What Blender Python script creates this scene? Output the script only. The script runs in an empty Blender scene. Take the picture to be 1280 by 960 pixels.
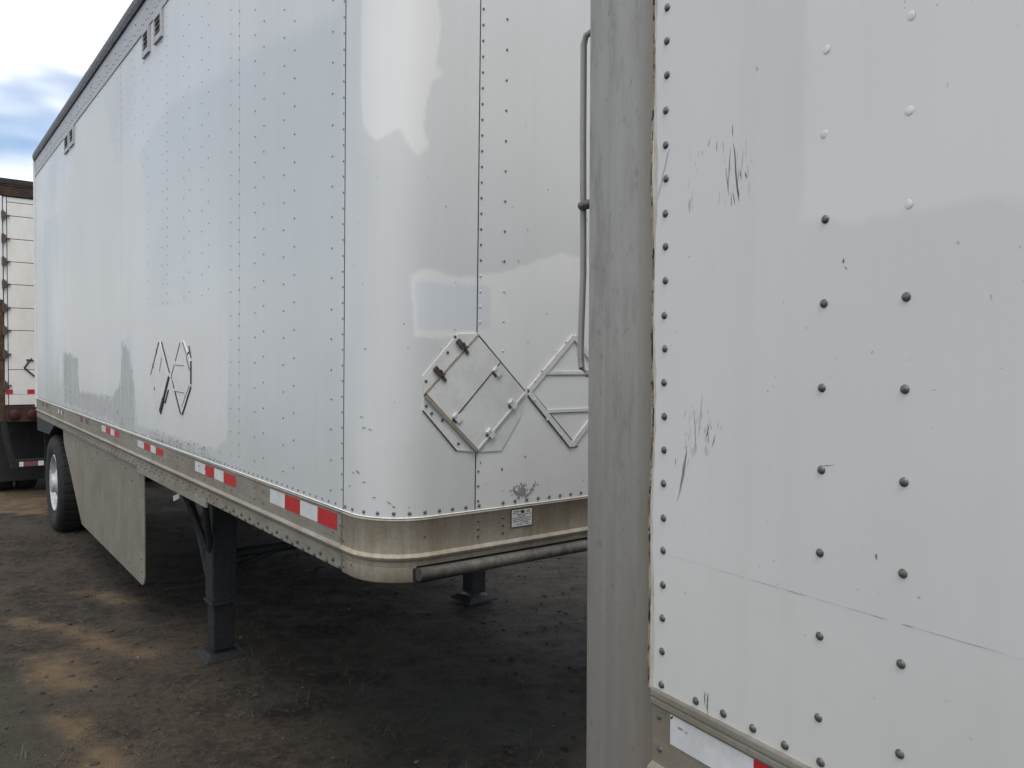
import bpy, bmesh, math, random
import numpy as np
from mathutils import Matrix, Vector

random.seed(7)
rng = np.random.default_rng(11)
SC = bpy.context.scene
COL = SC.collection

# ------------------------------------------------------------------ camera
cam = bpy.data.cameras.new('camera')
cam_ob = bpy.data.objects.new('camera', cam)
COL.objects.link(cam_ob)
cam.sensor_width = 36.0
cam.lens = 965 / 1280 * 36.0
cam.clip_start = 0.05
cam.clip_end = 2000
cam_ob.location = (0, 0, 1.70)
cam_ob.rotation_euler = (math.radians(90 - 1.009), 0, 0)
SC.camera = cam_ob

# ------------------------------------------------------------------ sky, sun, exposure
SUN_EL, SUN_AZ = 62.0, 163.0          # azimuth measured from +Y towards +X
world = bpy.data.worlds.new('World')
SC.world = world
world.use_nodes = True
wt = world.node_tree
wt.nodes.clear()
def wn(t, **kw):
    n = wt.nodes.new(t)
    for k, v in kw.items(): setattr(n, k, v)
    return n
w_out = wn('ShaderNodeOutputWorld')
w_bg = wn('ShaderNodeBackground')
w_sky = wn('ShaderNodeTexSky', sky_type='NISHITA', sun_disc=False)
w_sky.sun_elevation = math.radians(SUN_EL)
w_sky.sun_rotation = math.radians(SUN_AZ)
w_sky.air_density = 1.0; w_sky.dust_density = 1.5; w_sky.ozone_density = 1.5
w_bg.inputs['Strength'].default_value = 0.12
w_tc = wn('ShaderNodeTexCoord')
w_map = wn('ShaderNodeMapping')
w_map.inputs['Location'].default_value = (0.35, 0.1, 0.36)
w_map.inputs['Scale'].default_value = (1.0, 1.0, 2.6)
w_no = wn('ShaderNodeTexNoise')
w_no.inputs['Scale'].default_value = 2.1
w_no.inputs['Detail'].default_value = 4
w_no.inputs['Roughness'].default_value = 0.55
w_rm = wn('ShaderNodeMapRange', interpolation_type='SMOOTHSTEP')
w_rm.inputs['From Min'].default_value = 0.42
w_rm.inputs['From Max'].default_value = 0.60
w_mx = wn('ShaderNodeMix', data_type='RGBA')
w_n2 = wn('ShaderNodeTexNoise')
w_n2.inputs['Scale'].default_value = 5.0
w_n2.inputs['Detail'].default_value = 5
w_cr = wn('ShaderNodeMix', data_type='RGBA')
w_cr.inputs[6].default_value = (7.9, 8.0, 8.2, 1)
w_cr.inputs[7].default_value = (10.2, 10.1, 10.0, 1)
L = wt.links.new
L(w_tc.outputs['Generated'], w_map.inputs['Vector'])
L(w_map.outputs[0], w_no.inputs['Vector'])
L(w_map.outputs[0], w_n2.inputs['Vector'])
L(w_no.outputs[0], w_rm.inputs['Value'])
L(w_n2.outputs[0], w_cr.inputs[0])
L(w_rm.outputs[0], w_mx.inputs[0])
L(w_sky.outputs[0], w_mx.inputs[6])
L(w_cr.outputs[2], w_mx.inputs[7])
L(w_mx.outputs[2], w_bg.inputs['Color'])
L(w_bg.outputs[0], w_out.inputs[0])

sun = bpy.data.lights.new('sun', 'SUN')
sun.energy = 1.5
sun.angle = math.radians(36.0)
sun.color = (1.0, 0.95, 0.87)
sun_ob = bpy.data.objects.new('sun', sun)
COL.objects.link(sun_ob)
_az, _el = math.radians(SUN_AZ), math.radians(SUN_EL)
_sd = Vector((math.sin(_az) * math.cos(_el), math.cos(_az) * math.cos(_el), math.sin(_el)))
sun_ob.rotation_euler = (-_sd).to_track_quat('-Z', 'Y').to_euler()
sun_ob.location = (0, 0, 20)

vs = SC.view_settings
vs.view_transform = 'Standard'; vs.look = 'None'; vs.exposure = 0.53; vs.gamma = 1.0
vs.use_curve_mapping = False
SC.cycles.max_bounces = 6; SC.cycles.diffuse_bounces = 4; SC.cycles.glossy_bounces = 3

# ------------------------------------------------------------------ node helpers
class NT:
    def __init__(s, name):
        s.m = bpy.data.materials.new(name); s.m.use_nodes = True
        s.t = s.m.node_tree; s.t.nodes.clear()
        s.out = s.t.nodes.new('ShaderNodeOutputMaterial')
        s.b = s.t.nodes.new('ShaderNodeBsdfPrincipled')
        s.t.links.new(s.b.outputs[0], s.out.inputs[0])
        s.tc = s.t.nodes.new('ShaderNodeTexCoord').outputs['Object']
    def put(s, sock, v):
        if isinstance(v, bpy.types.NodeSocket): s.t.links.new(v, sock)
        elif isinstance(v, (tuple, list)) and len(v) == 3 and sock.type == 'RGBA': sock.default_value = (*v, 1)
        else: sock.default_value = v
    def noise(s, scale, detail=4, rough=.55, stretch=None, off=(0, 0, 0), dist=0):
        mp = s.t.nodes.new('ShaderNodeMapping'); s.put(mp.inputs[0], s.tc)
        mp.inputs['Location'].default_value = off
        if stretch: mp.inputs['Scale'].default_value = stretch
        n = s.t.nodes.new('ShaderNodeTexNoise'); s.put(n.inputs['Vector'], mp.outputs[0])
        n.inputs['Scale'].default_value = scale; n.inputs['Detail'].default_value = detail
        n.inputs['Roughness'].default_value = rough; n.inputs['Distortion'].default_value = dist
        return n.outputs[0]
    def ramp(s, v, a, b, lo=0., hi=1.):
        n = s.t.nodes.new('ShaderNodeMapRange'); n.interpolation_type = 'SMOOTHSTEP'
        s.put(n.inputs['Value'], v)
        for k, q in (('From Min', a), ('From Max', b), ('To Min', lo), ('To Max', hi)): n.inputs[k].default_value = q
        return n.outputs[0]
    def math(s, op, a, b=0.):
        n = s.t.nodes.new('ShaderNodeMath'); n.operation = op
        s.put(n.inputs[0], a); s.put(n.inputs[1], b); return n.outputs[0]
    def mix(s, f, a, b, mode='MIX'):
        n = s.t.nodes.new('ShaderNodeMix'); n.data_type = 'RGBA'; n.blend_type = mode
        s.put(n.inputs[0], f); s.put(n.inputs[6], a); s.put(n.inputs[7], b); return n.outputs[2]
    def attr(s, name):
        n = s.t.nodes.new('ShaderNodeAttribute'); n.attribute_name = name; return n.outputs['Fac']
    def sep(s):
        n = s.t.nodes.new('ShaderNodeSeparateXYZ'); s.put(n.inputs[0], s.tc); return n.outputs
    def bump(s, h, strength=.2, dist=.01, normal=None):
        n = s.t.nodes.new('ShaderNodeBump'); s.put(n.inputs['Height'], h)
        n.inputs['Strength'].default_value = strength; n.inputs['Distance'].default_value = dist
        if normal is not None: s.put(n.inputs['Normal'], normal)
        return n.outputs[0]
    def set(s, **kw):
        for k, v in kw.items(): s.put(s.b.inputs[k.replace('_', ' ')], v)
        return s.m

def simple(name, c1, c2=None, rough=.6, metal=0., scale=18, bump=.15, spec=.5, stretch=None):
    n = NT(name); c2 = c2 or tuple(v * .6 for v in c1)
    a = n.noise(scale, 6, .6, stretch); b = n.noise(scale * 7, 3, .6, stretch)
    f = n.ramp(n.math('ADD', n.math('MULTIPLY', a, .7), n.math('MULTIPLY', b, .3)), .38, .62)
    n.set(Base_Color=n.mix(f, c1, c2), Roughness=n.ramp(b, .3, .7, rough * .85, min(1, rough * 1.15)), Metallic=metal)
    n.b.inputs['Specular IOR Level'].default_value = spec
    if bump: n.set(Normal=n.bump(b, bump, .004))
    return n.m

# ------------------------------------------------------------------ paint for the trailer walls
def wall_paint(name, base, over, light, blue, worn, grime=.25, low_z=0., wavy=.5):
    n = NT(name)
    edge = n.math('MULTIPLY', n.math('SUBTRACT', n.noise(9, 5, .68), .5), .16)
    e2 = n.math('MULTIPLY', n.math('SUBTRACT', n.noise(26, 2, .6, (1, 1, .25)), .5), .05)
    e = n.math('ADD', edge, e2)
    def mask(at, soft=.008, amp=1.):
        return n.ramp(n.math('ADD', n.attr(at), n.math('MULTIPLY', e, amp)), -soft, soft)
    big = n.noise(.9, 3, .5, (1, 1, .55))
    col = n.mix(n.ramp(big, .35, .65), base, tuple(v * .94 for v in base))
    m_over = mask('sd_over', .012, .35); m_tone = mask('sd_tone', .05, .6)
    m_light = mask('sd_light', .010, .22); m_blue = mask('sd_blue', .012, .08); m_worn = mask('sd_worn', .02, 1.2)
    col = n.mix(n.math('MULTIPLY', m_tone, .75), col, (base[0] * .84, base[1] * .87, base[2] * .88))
    col = n.mix(n.math('MULTIPLY', m_over, .85), col, over)
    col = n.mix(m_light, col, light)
    col = n.mix(m_blue, col, blue)
    stre = n.ramp(n.noise(30, 3, .7, (1, 1, .05)), .42, .62)
    col = n.mix(n.math('MULTIPLY', m_worn, n.ramp(stre, 0, 1, .35, 1.)), col, worn)
    # rain streaks and settled grime
    st = n.ramp(n.noise(14, 3, .65, (1, 1, .03)), .45, .75)
    col = n.mix(n.math('MULTIPLY', st, grime * .3), col, (.36, .35, .31))
    z = n.sep()[2]
    low = n.ramp(n.math('ADD', z, n.math('MULTIPLY', n.math('SUBTRACT', n.noise(5, 4, .7), .5), .5)), low_z, low_z + .45, 1., 0.)
    col = n.mix(n.math('MULTIPLY', low, grime), col, (.42, .40, .35))
    sp = n.ramp(n.noise(80, 2, .5), .75, .78)
    col = n.mix(n.math('MULTIPLY', sp, .45), col, (.2, .19, .17))
    rough = n.ramp(big, .3, .7, .36, .46)
    rough = n.math('ADD', rough, n.math('MULTIPLY', m_over, .1))
    rough = n.math('ADD', rough, n.math('MULTIPLY', m_worn, .25))
    b1 = n.bump(n.noise(1.6, 2, .4, (1, 1, .6)), wavy, .05)
    n.set(Base_Color=col, Roughness=rough, Normal=b1)
    return n.m

M = {}
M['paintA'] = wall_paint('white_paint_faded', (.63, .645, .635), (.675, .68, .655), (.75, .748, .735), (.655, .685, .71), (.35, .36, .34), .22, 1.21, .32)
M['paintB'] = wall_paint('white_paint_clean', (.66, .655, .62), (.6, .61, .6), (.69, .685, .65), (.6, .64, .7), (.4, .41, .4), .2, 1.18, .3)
M['paintC'] = simple('white_paint_old', (.67, .66, .62), (.60, .59, .545), .5, 0, 2.2, .1, .5, (1, 1, .4))
M['white'] = simple('white_paint_trim', (.68, .68, .665), (.60, .60, .58), .45, 0, 12, .1)
M['dark'] = simple('black_void', (.012, .012, .014), (.02, .02, .022), .8)
M['seam'] = simple('seam_shadow', (.03, .03, .028), (.06, .055, .05), .9)
M['rivet'] = simple('rivet_metal', (.16, .15, .14), (.09, .085, .08), .42, .55, 60, .2)
M['rivetA'] = simple('rivet_small', (.17, .175, .175), (.11, .11, .11), .45, .3, 60, .1)
M['rubber'] = simple('tyre_rubber', (.011, .011, .0115), (.018, .0175, .017), .85, 0, 14, .4)
M['rim'] = simple('rim_white', (.55, .56, .56), (.35, .35, .34), .45, .2, 9, .1)
M['frame'] = simple('chassis_black', (.010, .0105, .0115), (.007, .007, .0075), .8, 0, 8, .3)
M['legmat'] = simple('leg_paint', (.015, .0165, .0185), (.009, .0095, .0105), .7, 0, 7, .3)
M['roofcap'] = simple('roof_trim_dark', (.026, .028, .034), (.018, .019, .022), .5, 0, 6, .1)
M['red'] = simple('tape_red', (.50, .03, .03), (.42, .022, .025), .35, 0, 25, .05)
M['tapewhite'] = simple('tape_white', (.66, .67, .66), (.56, .56, .54), .4, 0, 10, .05)
M['brownred'] = simple('tape_faded', (.17, .07, .06), (.12, .055, .045), .6, 0, 30, .1)
M['rust'] = simple('rust', (.055, .026, .015), (.022, .013, .01), .9, 0, 9, .5)
M['rustpost'] = simple('rust_post', (.095, .05, .027), (.035, .022, .016), .9, 0, 6, .5)
M['lamp'] = simple('tail_lamp_red', (.06, .008, .008), (.035, .006, .006), .45, 0, 8, .1)
M['black'] = simple('black_marks', (.02, .02, .02), (.035, .033, .03), .7, 0, 40, 0)
M['scuff'] = simple('grey_scuff', (.22, .22, .21), (.30, .30, .29), .7, 0, 60, 0)
M['scuffB'] = simple('faint_scuff', (.31, .31, .295), (.40, .40, .385), .7, 0, 60, 0)
M['scuffdB'] = simple('worn_scratch', (.12, .118, .11), (.19, .185, .175), .7, 0, 60, 0)
M['scuffd'] = simple('dark_scuff', (.07, .068, .062), (.12, .115, .105), .7, 0, 60, 0)

def alum(name, c1, c2, dirt, dirt_amt, metal=.35, rough=.45, vstretch=(1, 1, .12)):
    n = NT(name)
    a = n.noise(22, 6, .65, vstretch); b = n.noise(70, 4, .6); c = n.noise(3.2, 5, .6)
    f = n.ramp(n.math('ADD', n.math('MULTIPLY', a, .55), n.math('MULTIPLY', b, .45)), .38, .64)
    col = n.mix(f, c1, c2)
    col = n.mix(n.math('MULTIPLY', n.ramp(n.math('ADD', n.math('MULTIPLY', c, .6), n.math('MULTIPLY', n.noise(38, 5, .7, vstretch), .4)), .42, .62), dirt_amt), col, dirt)
    sp = n.ramp(n.noise(110, 2, .5), .68, .74)
    col = n.mix(n.math('MULTIPLY', sp, .5), col, tuple(v * .4 for v in dirt))
    n.set(Base_Color=col, Metallic=metal, Roughness=n.ramp(b, .3, .7, rough, rough + .2),
          Normal=n.bump(n.math('ADD', b, n.noise(5, 3, .5)), .12, .004))
    return n.m
M['railA'] = alum('rail_aluminium', (.295, .275, .228), (.22, .205, .17), (.19, .157, .108), .7, .2, .5, (.12, .12, 1))
M['railF'] = alum('rail_front_dirty', (.37, .33, .265), (.29, .26, .205), (.22, .175, .115), .75, .12, .5)
n = NT('corner_post_aluminium')
a = n.noise(30, 4, .6, (1, 1, .02)); b = n.noise(16, 5, .72, (1, 1, .22)); c = n.noise(75, 3, .6, (1, 1, .6)); zz_ = n.sep()
col = n.mix(n.ramp(n.math('ADD', n.math('MULTIPLY', a, .6), n.math('MULTIPLY', b, .4)), .38, .62), (.335, .322, .29), (.275, .264, .236))
col = n.mix(n.math('MULTIPLY', n.ramp(b, .5, .68), .55), col, (.20, .188, .168))
col = n.mix(n.math('MULTIPLY', n.ramp(c, .60, .70), .5), col, (.18, .165, .14))
rb = n.ramp(n.math('ADD', zz_[0], n.math('MULTIPLY', n.math('SUBTRACT', b, .5), .08)), .0, .055, 1., 0.)
col = n.mix(n.math('MULTIPLY', rb, .65), col, (.20, .165, .12))
low_tone = n.ramp(n.math('ADD', zz_[2], n.math('MULTIPLY', n.math('SUBTRACT', b, .5), 1.1)), .95, 1.75, 1., 0.)  # post goes darker brown towards its foot, edge broken by noise
col = n.mix(n.math('MULTIPLY', low_tone, .55), col, (.20, .178, .145))
M['post'] = n.set(Base_Color=col, Metallic=.25, Roughness=n.ramp(b, .3, .7, .42, .6), Normal=n.bump(n.math('ADD', n.math('MULTIPLY', a, .25), n.noise(4, 2, .5)), .12, .004))
M['skirt'] = alum('skirt_panel', (.245, .225, .175), (.20, .183, .14), (.15, .122, .08), .6, .1, .5)
M['toprail'] = alum('top_rail', (.47, .47, .48), (.40, .40, .41), (.33, .33, .33), .4, .2, .45, (.12, .12, 1))
M['tube'] = alum('coupler_tube', (.17, .158, .135), (.10, .092, .08), (.035, .031, .026), .8, .2, .45)
M['hinge'] = alum('hinge_metal', (.12, .105, .09), (.06, .05, .045), (.09, .05, .025), .6, .3, .5)

# caulked joint between post and panel: sealant with rust bleeding through
n = NT('rusty_joint')
f1 = n.ramp(n.noise(60, 5, .7, (1, 1, .35)), .42, .58); f2 = n.ramp(n.noise(130, 3, .6, (1, 1, .5)), .5, .62)
M['joint'] = n.set(Base_Color=n.mix(f2, n.mix(f1, (.30, .25, .19), (.12, .07, .035)), (.018, .014, .011)), Roughness=.85, Normal=n.bump(f2, .6, .003))
n = NT('rust_bleed')
f1 = n.ramp(n.noise(34, 6, .7, (1, 1, .4)), .35, .7)
M['bleed'] = n.set(Base_Color=n.mix(f1, (.56, .545, .49), (.42, .34, .24)), Roughness=.5)

# ------------------------------------------------------------------ mesh helpers
def link(name, me, parent=None, mat=None, smooth=False):
    if mat is not None:
        for m_ in (mat if isinstance(mat, (list, tuple)) else [mat]): me.materials.append(M[m_] if isinstance(m_, str) else m_)
    o = bpy.data.objects.new(name, me); COL.objects.link(o)
    if parent is not None: o.parent = parent
    if smooth and len(me.polygons): me.polygons.foreach_set('use_smooth', [True] * len(me.polygons))
    return o

class MB:
    """collects polygons for one mesh object"""
    def __init__(s): s.v = []; s.f = []
    def add(s, v, f):
        k = len(s.v); s.v += [tuple(p) for p in v]; s.f += [tuple(i + k for i in q) for q in f]
    def box(s, c, d, rot=None, bev=0.):
        cx, cy, cz = c; x, y, z = d[0] / 2, d[1] / 2, d[2] / 2
        if bev:
            bm = bmesh.new(); bmesh.ops.create_cube(bm, size=1.0)
            for q in bm.verts: q.co = Vector((q.co.x * 2 * x, q.co.y * 2 * y, q.co.z * 2 * z))
            bmesh.ops.bevel(bm, geom=bm.edges[:], offset=bev, segments=2, affect='EDGES', profile=.6)
            bm.verts.index_update()
            v = [q.co.copy() for q in bm.verts]; f = [[w.index for w in q.verts] for q in bm.faces]; bm.free()
        else:
            v = [Vector((a * x, b * y, e * z)) for a in (-1, 1) for b in (-1, 1) for e in (-1, 1)]
            f = [(0, 1, 3, 2), (4, 6, 7, 5), (0, 4, 5, 1), (2, 3, 7, 6), (0, 2, 6, 4), (1, 5, 7, 3)]
        if rot is not None: v = [rot @ p for p in v]
        s.add([(p.x + cx, p.y + cy, p.z + cz) for p in v], f); return s
    def tube(s, pts, r, seg=12, cap=True):
        pts = [Vector(p) for p in pts]; rings = []
        for i, p in enumerate(pts):
            t = (pts[min(i + 1, len(pts) - 1)] - pts[max(i - 1, 0)]).normalized()
            a = Vector((0, 0, 1)) if abs(t.z) < .9 else Vector((1, 0, 0))
            u = t.cross(a).normalized(); w = t.cross(u)
            rr = r[i] if isinstance(r, (list, tuple)) else r
            rings.append([p + (u * math.cos(k * 2 * math.pi / seg) + w * math.sin(k * 2 * math.pi / seg)) * rr for k in range(seg)])
        v = [q for g in rings for q in g]; f = []
        for i in range(len(pts) - 1):
            for k in range(seg):
                f.append((i * seg + k, i * seg + (k + 1) % seg, (i + 1) * seg + (k + 1) % seg, (i + 1) * seg + k))
        if cap: f += [tuple(range(seg))[::-1], tuple((len(pts) - 1) * seg + k for k in range(seg))]
        s.add(v, f); return s
    def build(s, name, mat, parent=None, smooth=False):
        me = bpy.data.meshes.new(name); me.from_pydata(s.v, [], s.f); me.update()
        bm = bmesh.new(); bm.from_mesh(me); bmesh.ops.recalc_face_normals(bm, faces=bm.faces[:]); bm.to_mesh(me); bm.free()
        o = link(name, me, parent, mat)
        if smooth:
            me.polygons.foreach_set('use_smooth', [True] * len(me.polygons))
            try: me.set_sharp_from_angle(angle=math.radians(40))
            except Exception: pass
        return o

def empty(name, mat4, label, cat, group=None):
    o = bpy.data.objects.new(name, None); o.empty_display_size = .3
    COL.objects.link(o); o.matrix_world = mat4
    o['label'] = label; o['category'] = cat
    if group: o['group'] = group
    return o

def frame_matrix(xa, origin):
    xa = Vector(xa).normalized(); ya = Vector((0, 0, 1)).cross(xa).normalized(); za = xa.cross(ya)
    return Matrix(((xa.x, ya.x, za.x, origin[0]), (xa.y, ya.y, za.y, origin[1]), (xa.z, ya.z, za.z, origin[2]), (0, 0, 0, 1)))

def sdf_poly(P, poly):
    """signed distance (positive inside) of points P (n,2) to a polygon"""
    poly = np.array(poly); n = len(poly); d = np.full(len(P), 1e9); ins = np.zeros(len(P), bool)
    for i in range(n):
        a, b = poly[i], poly[(i + 1) % n]; e = b - a; w = P - a
        t = np.clip((w @ e) / max(e @ e, 1e-12), 0, 1)
        d = np.minimum(d, np.hypot(*(w - t[:, None] * e).T))
        c = ((a[1] <= P[:, 1]) & (P[:, 1] < b[1])) | ((b[1] <= P[:, 1]) & (P[:, 1] < a[1]))
        if abs(b[1] - a[1]) > 1e-12:
            xs = a[0] + (P[:, 1] - a[1]) * e[0] / e[1]; ins ^= c & (P[:, 0] < xs)
    return np.where(ins, d, -d)
def sdf_any(P, polys):
    d = np.full(len(P), -1.0)
    for q in polys: d = np.maximum(d, sdf_poly(P, q))
    return np.clip(d, -1, 1)

def dome(r=.006, h=.0032, seg=10):
    v = [(0, 0, h)]; f = []
    for rr, hh in ((.55, .86), (.88, .45), (1., 0)):
        for k in range(seg):
            a = k * 2 * math.pi / seg; v.append((r * rr * math.cos(a), r * rr * math.sin(a), h * hh))
    for k in range(seg): f.append((0, 1 + k, 1 + (k + 1) % seg))
    for j in range(2):
        for k in range(seg):
            a = 1 + j * seg; f.append((a + k, a + seg + k, a + seg + (k + 1) % seg, a + (k + 1) % seg))
    return v, f

# ================================================================== THE GROUND
def fbm(x, y, seed, octs, base):
    r = np.random.default_rng(seed); tot = np.zeros_like(x); amp = 1.; fr = base
    for _ in range(octs):
        T = r.random((256, 256)); u = x * fr + 37.1; v = y * fr + 11.7
        iu = np.floor(u).astype(int); iv = np.floor(v).astype(int); fu = u - iu; fv = v - iv
        fu = fu * fu * (3 - 2 * fu); fv = fv * fv * (3 - 2 * fv)
        g = lambda a, b: T[a % 256, b % 256]
        tot += amp * ((g(iu, iv) * (1 - fu) + g(iu + 1, iv) * fu) * (1 - fv) + (g(iu, iv + 1) * (1 - fu) + g(iu + 1, iv + 1) * fu) * fv - .5)
        amp *= .55; fr *= 2.07
    return tot

def ground_h(x, y):
    near = np.clip(1 - (np.hypot(x + 2.5, y - 5.5) - 9) / 12, 0, 1)
    h = .05 * fbm(x, y, 3, 3, .35) + near * (.034 * fbm(x, y, 5, 5, 1.9) + .012 * np.abs(fbm(x, y, 8, 4, 9.)))
    return h

def axis(lo, hi, step, far):
    a = list(np.arange(lo, hi, step)); s = step
    b = []; q = a[-1]
    while q < far: s *= 1.25; q += s; b.append(q)
    s = step; c = []; q = a[0]
    while q > -far: s *= 1.25; q -= s; c.append(q)
    return np.array(c[::-1] + a + b)
gx = axis(-8.5, 2.2, .03, 400); gy = axis(1.6, 12.5, .032, 400)
GX, GY = np.meshgrid(gx, gy); fx, fy = GX.ravel(), GY.ravel()
gz = ground_h(fx, fy)
nx_, ny_ = len(gx), len(gy)
idx = np.arange(nx_ * ny_).reshape(ny_, nx_)
quads = np.stack([idx[:-1, :-1], idx[:-1, 1:], idx[1:, 1:], idx[1:, :-1]], -1).reshape(-1, 4)
me = bpy.data.meshes.new('ground')
me.from_pydata(np.stack([fx, fy, gz], 1).tolist(), [], quads.tolist())
P2 = np.stack([fx, fy], 1)
SUN_STREAKS = [[(-3.37, 5.2), (-3.17, 5.1), (-2.99, 5.1), (-2.53, 4.8), (-2.16, 4.57), (-2.33, 4.54), (-2.7, 4.8), (-3.0, 5.02), (-3.29, 5.1)],  # streaks of sunlight on the dirt, painted into its colour
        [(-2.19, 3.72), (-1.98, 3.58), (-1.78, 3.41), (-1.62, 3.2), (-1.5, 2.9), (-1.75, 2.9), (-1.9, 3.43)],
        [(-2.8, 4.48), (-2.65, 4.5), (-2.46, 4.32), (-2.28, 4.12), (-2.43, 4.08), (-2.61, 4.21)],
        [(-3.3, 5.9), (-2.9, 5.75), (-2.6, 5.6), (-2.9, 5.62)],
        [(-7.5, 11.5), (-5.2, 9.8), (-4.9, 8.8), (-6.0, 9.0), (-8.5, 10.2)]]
GREEN = [[(-3.6, 4.6), (-2.75, 4.2), (-2.25, 3.7), (-1.85, 3.2), (-1.5, 2.2), (-4, 2.2), (-4.5, 4)],
         [(-.9, 4.2), (-.1, 4.1), (.2, 3.7), (-.4, 3.5), (-.8, 3.8)]]
for nm, polys in (('sd_sun_streaks', SUN_STREAKS), ('sd_green', GREEN)):
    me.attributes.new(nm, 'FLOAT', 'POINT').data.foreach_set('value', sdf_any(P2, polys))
n = NT('damp_dirt')
a = n.noise(.8, 3, .6); b = n.noise(4.5, 5, .7); c = n.noise(24, 5, .74); d = n.noise(120, 2, .65)
col = n.mix(n.ramp(b, .40, .58), (.045, .035, .0245), (.016, .0125, .0092))
col = n.mix(n.math('MULTIPLY', n.ramp(n.noise(2.1, 4, .7, None, (5, 2, 0)), .5, .66), .6), col, (.032, .033, .023))
col = n.mix(n.ramp(a, .45, .65), col, (.052, .041, .029))
col = n.mix(n.math('MULTIPLY', n.ramp(c, .48, .66), .75), col, (.078, .061, .043))
col = n.mix(n.math('MULTIPLY', n.ramp(c, .34, .47, 1., 0.), .75), col, (.012, .0105, .009))
wob = n.math('MULTIPLY', n.math('SUBTRACT', n.noise(6, 5, .75), .5), .6)
col = n.mix(n.math('MULTIPLY', n.ramp(n.math('ADD', n.attr('sd_green'), wob), -.3, .2), .6), col, (.046, .049, .033))
col = n.mix(n.math('MULTIPLY', n.ramp(n.math('ADD', n.attr('sd_sun_streaks'), n.math('MULTIPLY', wob, .42)), -.13, .07), n.ramp(b, .36, .62, .9, .45)), col, (.15, .104, .060))  # tan tint stands in for the sunlit streaks
n.set(Base_Color=col, Roughness=n.ramp(c, .3, .7, .7, .95), Normal=n.bump(n.math('ADD', n.math('MULTIPLY', c, .7), n.math('MULTIPLY', d, .4)), .9, .03))
n.b.inputs['Specular IOR Level'].default_value = .25
M['dirt'] = n.m
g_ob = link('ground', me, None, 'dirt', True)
g_ob['kind'] = 'structure'

M['clod'] = simple('clod_dirt', (.045, .036, .027), (.025, .020, .015), .95, 0, 30, .5)
M['stone'] = simple('pale_stone', (.15, .135, .115), (.09, .08, .07), .9, 0, 30, .5)
M['straw'] = simple('dry_straw', (.10, .085, .056), (.05, .044, .03), .9, 0, 20, 0)
ICO_V = []; bm = bmesh.new(); bmesh.ops.create_icosphere(bm, subdivisions=1, radius=1.)
bm.verts.index_update(); ICO_V = [q.co.copy() for q in bm.verts]; ICO_F = [[w.index for w in q.verts] for q in bm.faces]; bm.free()
def scatter(name, count, region, smin, smax, mat, label, seed, squash=.6):
    r = np.random.default_rng(seed); mb = MB()
    xs = r.uniform(region[0], region[1], count); ys = r.uniform(region[2], region[3], count); hs = ground_h(xs, ys)
    for x, y, h in zip(xs, ys, hs):
        s = smin + (smax - smin) * r.random() ** 3.2; sx, sy, sz = s * r.uniform(.7, 1.3), s * r.uniform(.7, 1.3), s * squash * r.uniform(.6, 1.2)
        ca, sa = math.cos(r.random() * 6.3), math.sin(r.random() * 6.3); v = []
        for q in ICO_V:
            k = r.uniform(.75, 1.2); X, Y = q.x * sx * k, q.y * sy * k
            v.append((x + X * ca - Y * sa, y + X * sa + Y * ca, h + q.z * sz * k + sz * .25))
        mb.add(v, ICO_F)
    o = mb.build(name, mat, None); o['kind'] = 'stuff'; o['label'] = label; o['category'] = cat_of[name]
    return o
cat_of = {'dirt_clods': 'clods', 'pale_gravel': 'gravel'}
scatter('dirt_clods', 5200, (-6, 1.2, 2.6, 8.5), .003, .019, 'clod', 'small dark dirt clods littering the muddy ground', 21)
scatter('pale_gravel', 420, (-6.5, 1.2, 2.6, 9), .003, .013, 'stone', 'scattered pale gravel chips on the muddy ground', 22, .7)
mb = MB(); r = np.random.default_rng(5)
tufts = [(r.uniform(-1.8, .55), r.uniform(3.1, 5.2)) for _ in range(46)] + [(r.uniform(-3.2, -.4), r.uniform(3.1, 6.5)) for _ in range(24)]
for (tx, ty) in tufts:
    for _ in range(int(r.integers(4, 13))):
        x, y = tx + r.normal(0, .035), ty + r.normal(0, .035); z = float(ground_h(np.array([x]), np.array([y]))[0])
        an = r.random() * 6.28; ln = r.uniform(.03, .12); up = r.uniform(.15, .9); w = r.uniform(.0008, .0018)
        dx, dy = math.cos(an), math.sin(an); px, py = -dy * w, dx * w
        m1 = (x + dx * ln * .5, y + dy * ln * .5, z + ln * up * .7); m2 = (x + dx * ln, y + dy * ln, z + ln * up * .75)
        mb.add([(x - px, y - py, z - .005), (x + px, y + py, z - .005), (m1[0] + px, m1[1] + py, m1[2]), (m1[0] - px, m1[1] - py, m1[2]), m2], [(0, 1, 2, 3), (3, 2, 4)])
o = mb.build('dry_grass', 'straw'); o['kind'] = 'stuff'; o['label'] = 'sparse dry grass stalks lying in the dirt'; o['category'] = 'grass'

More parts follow.
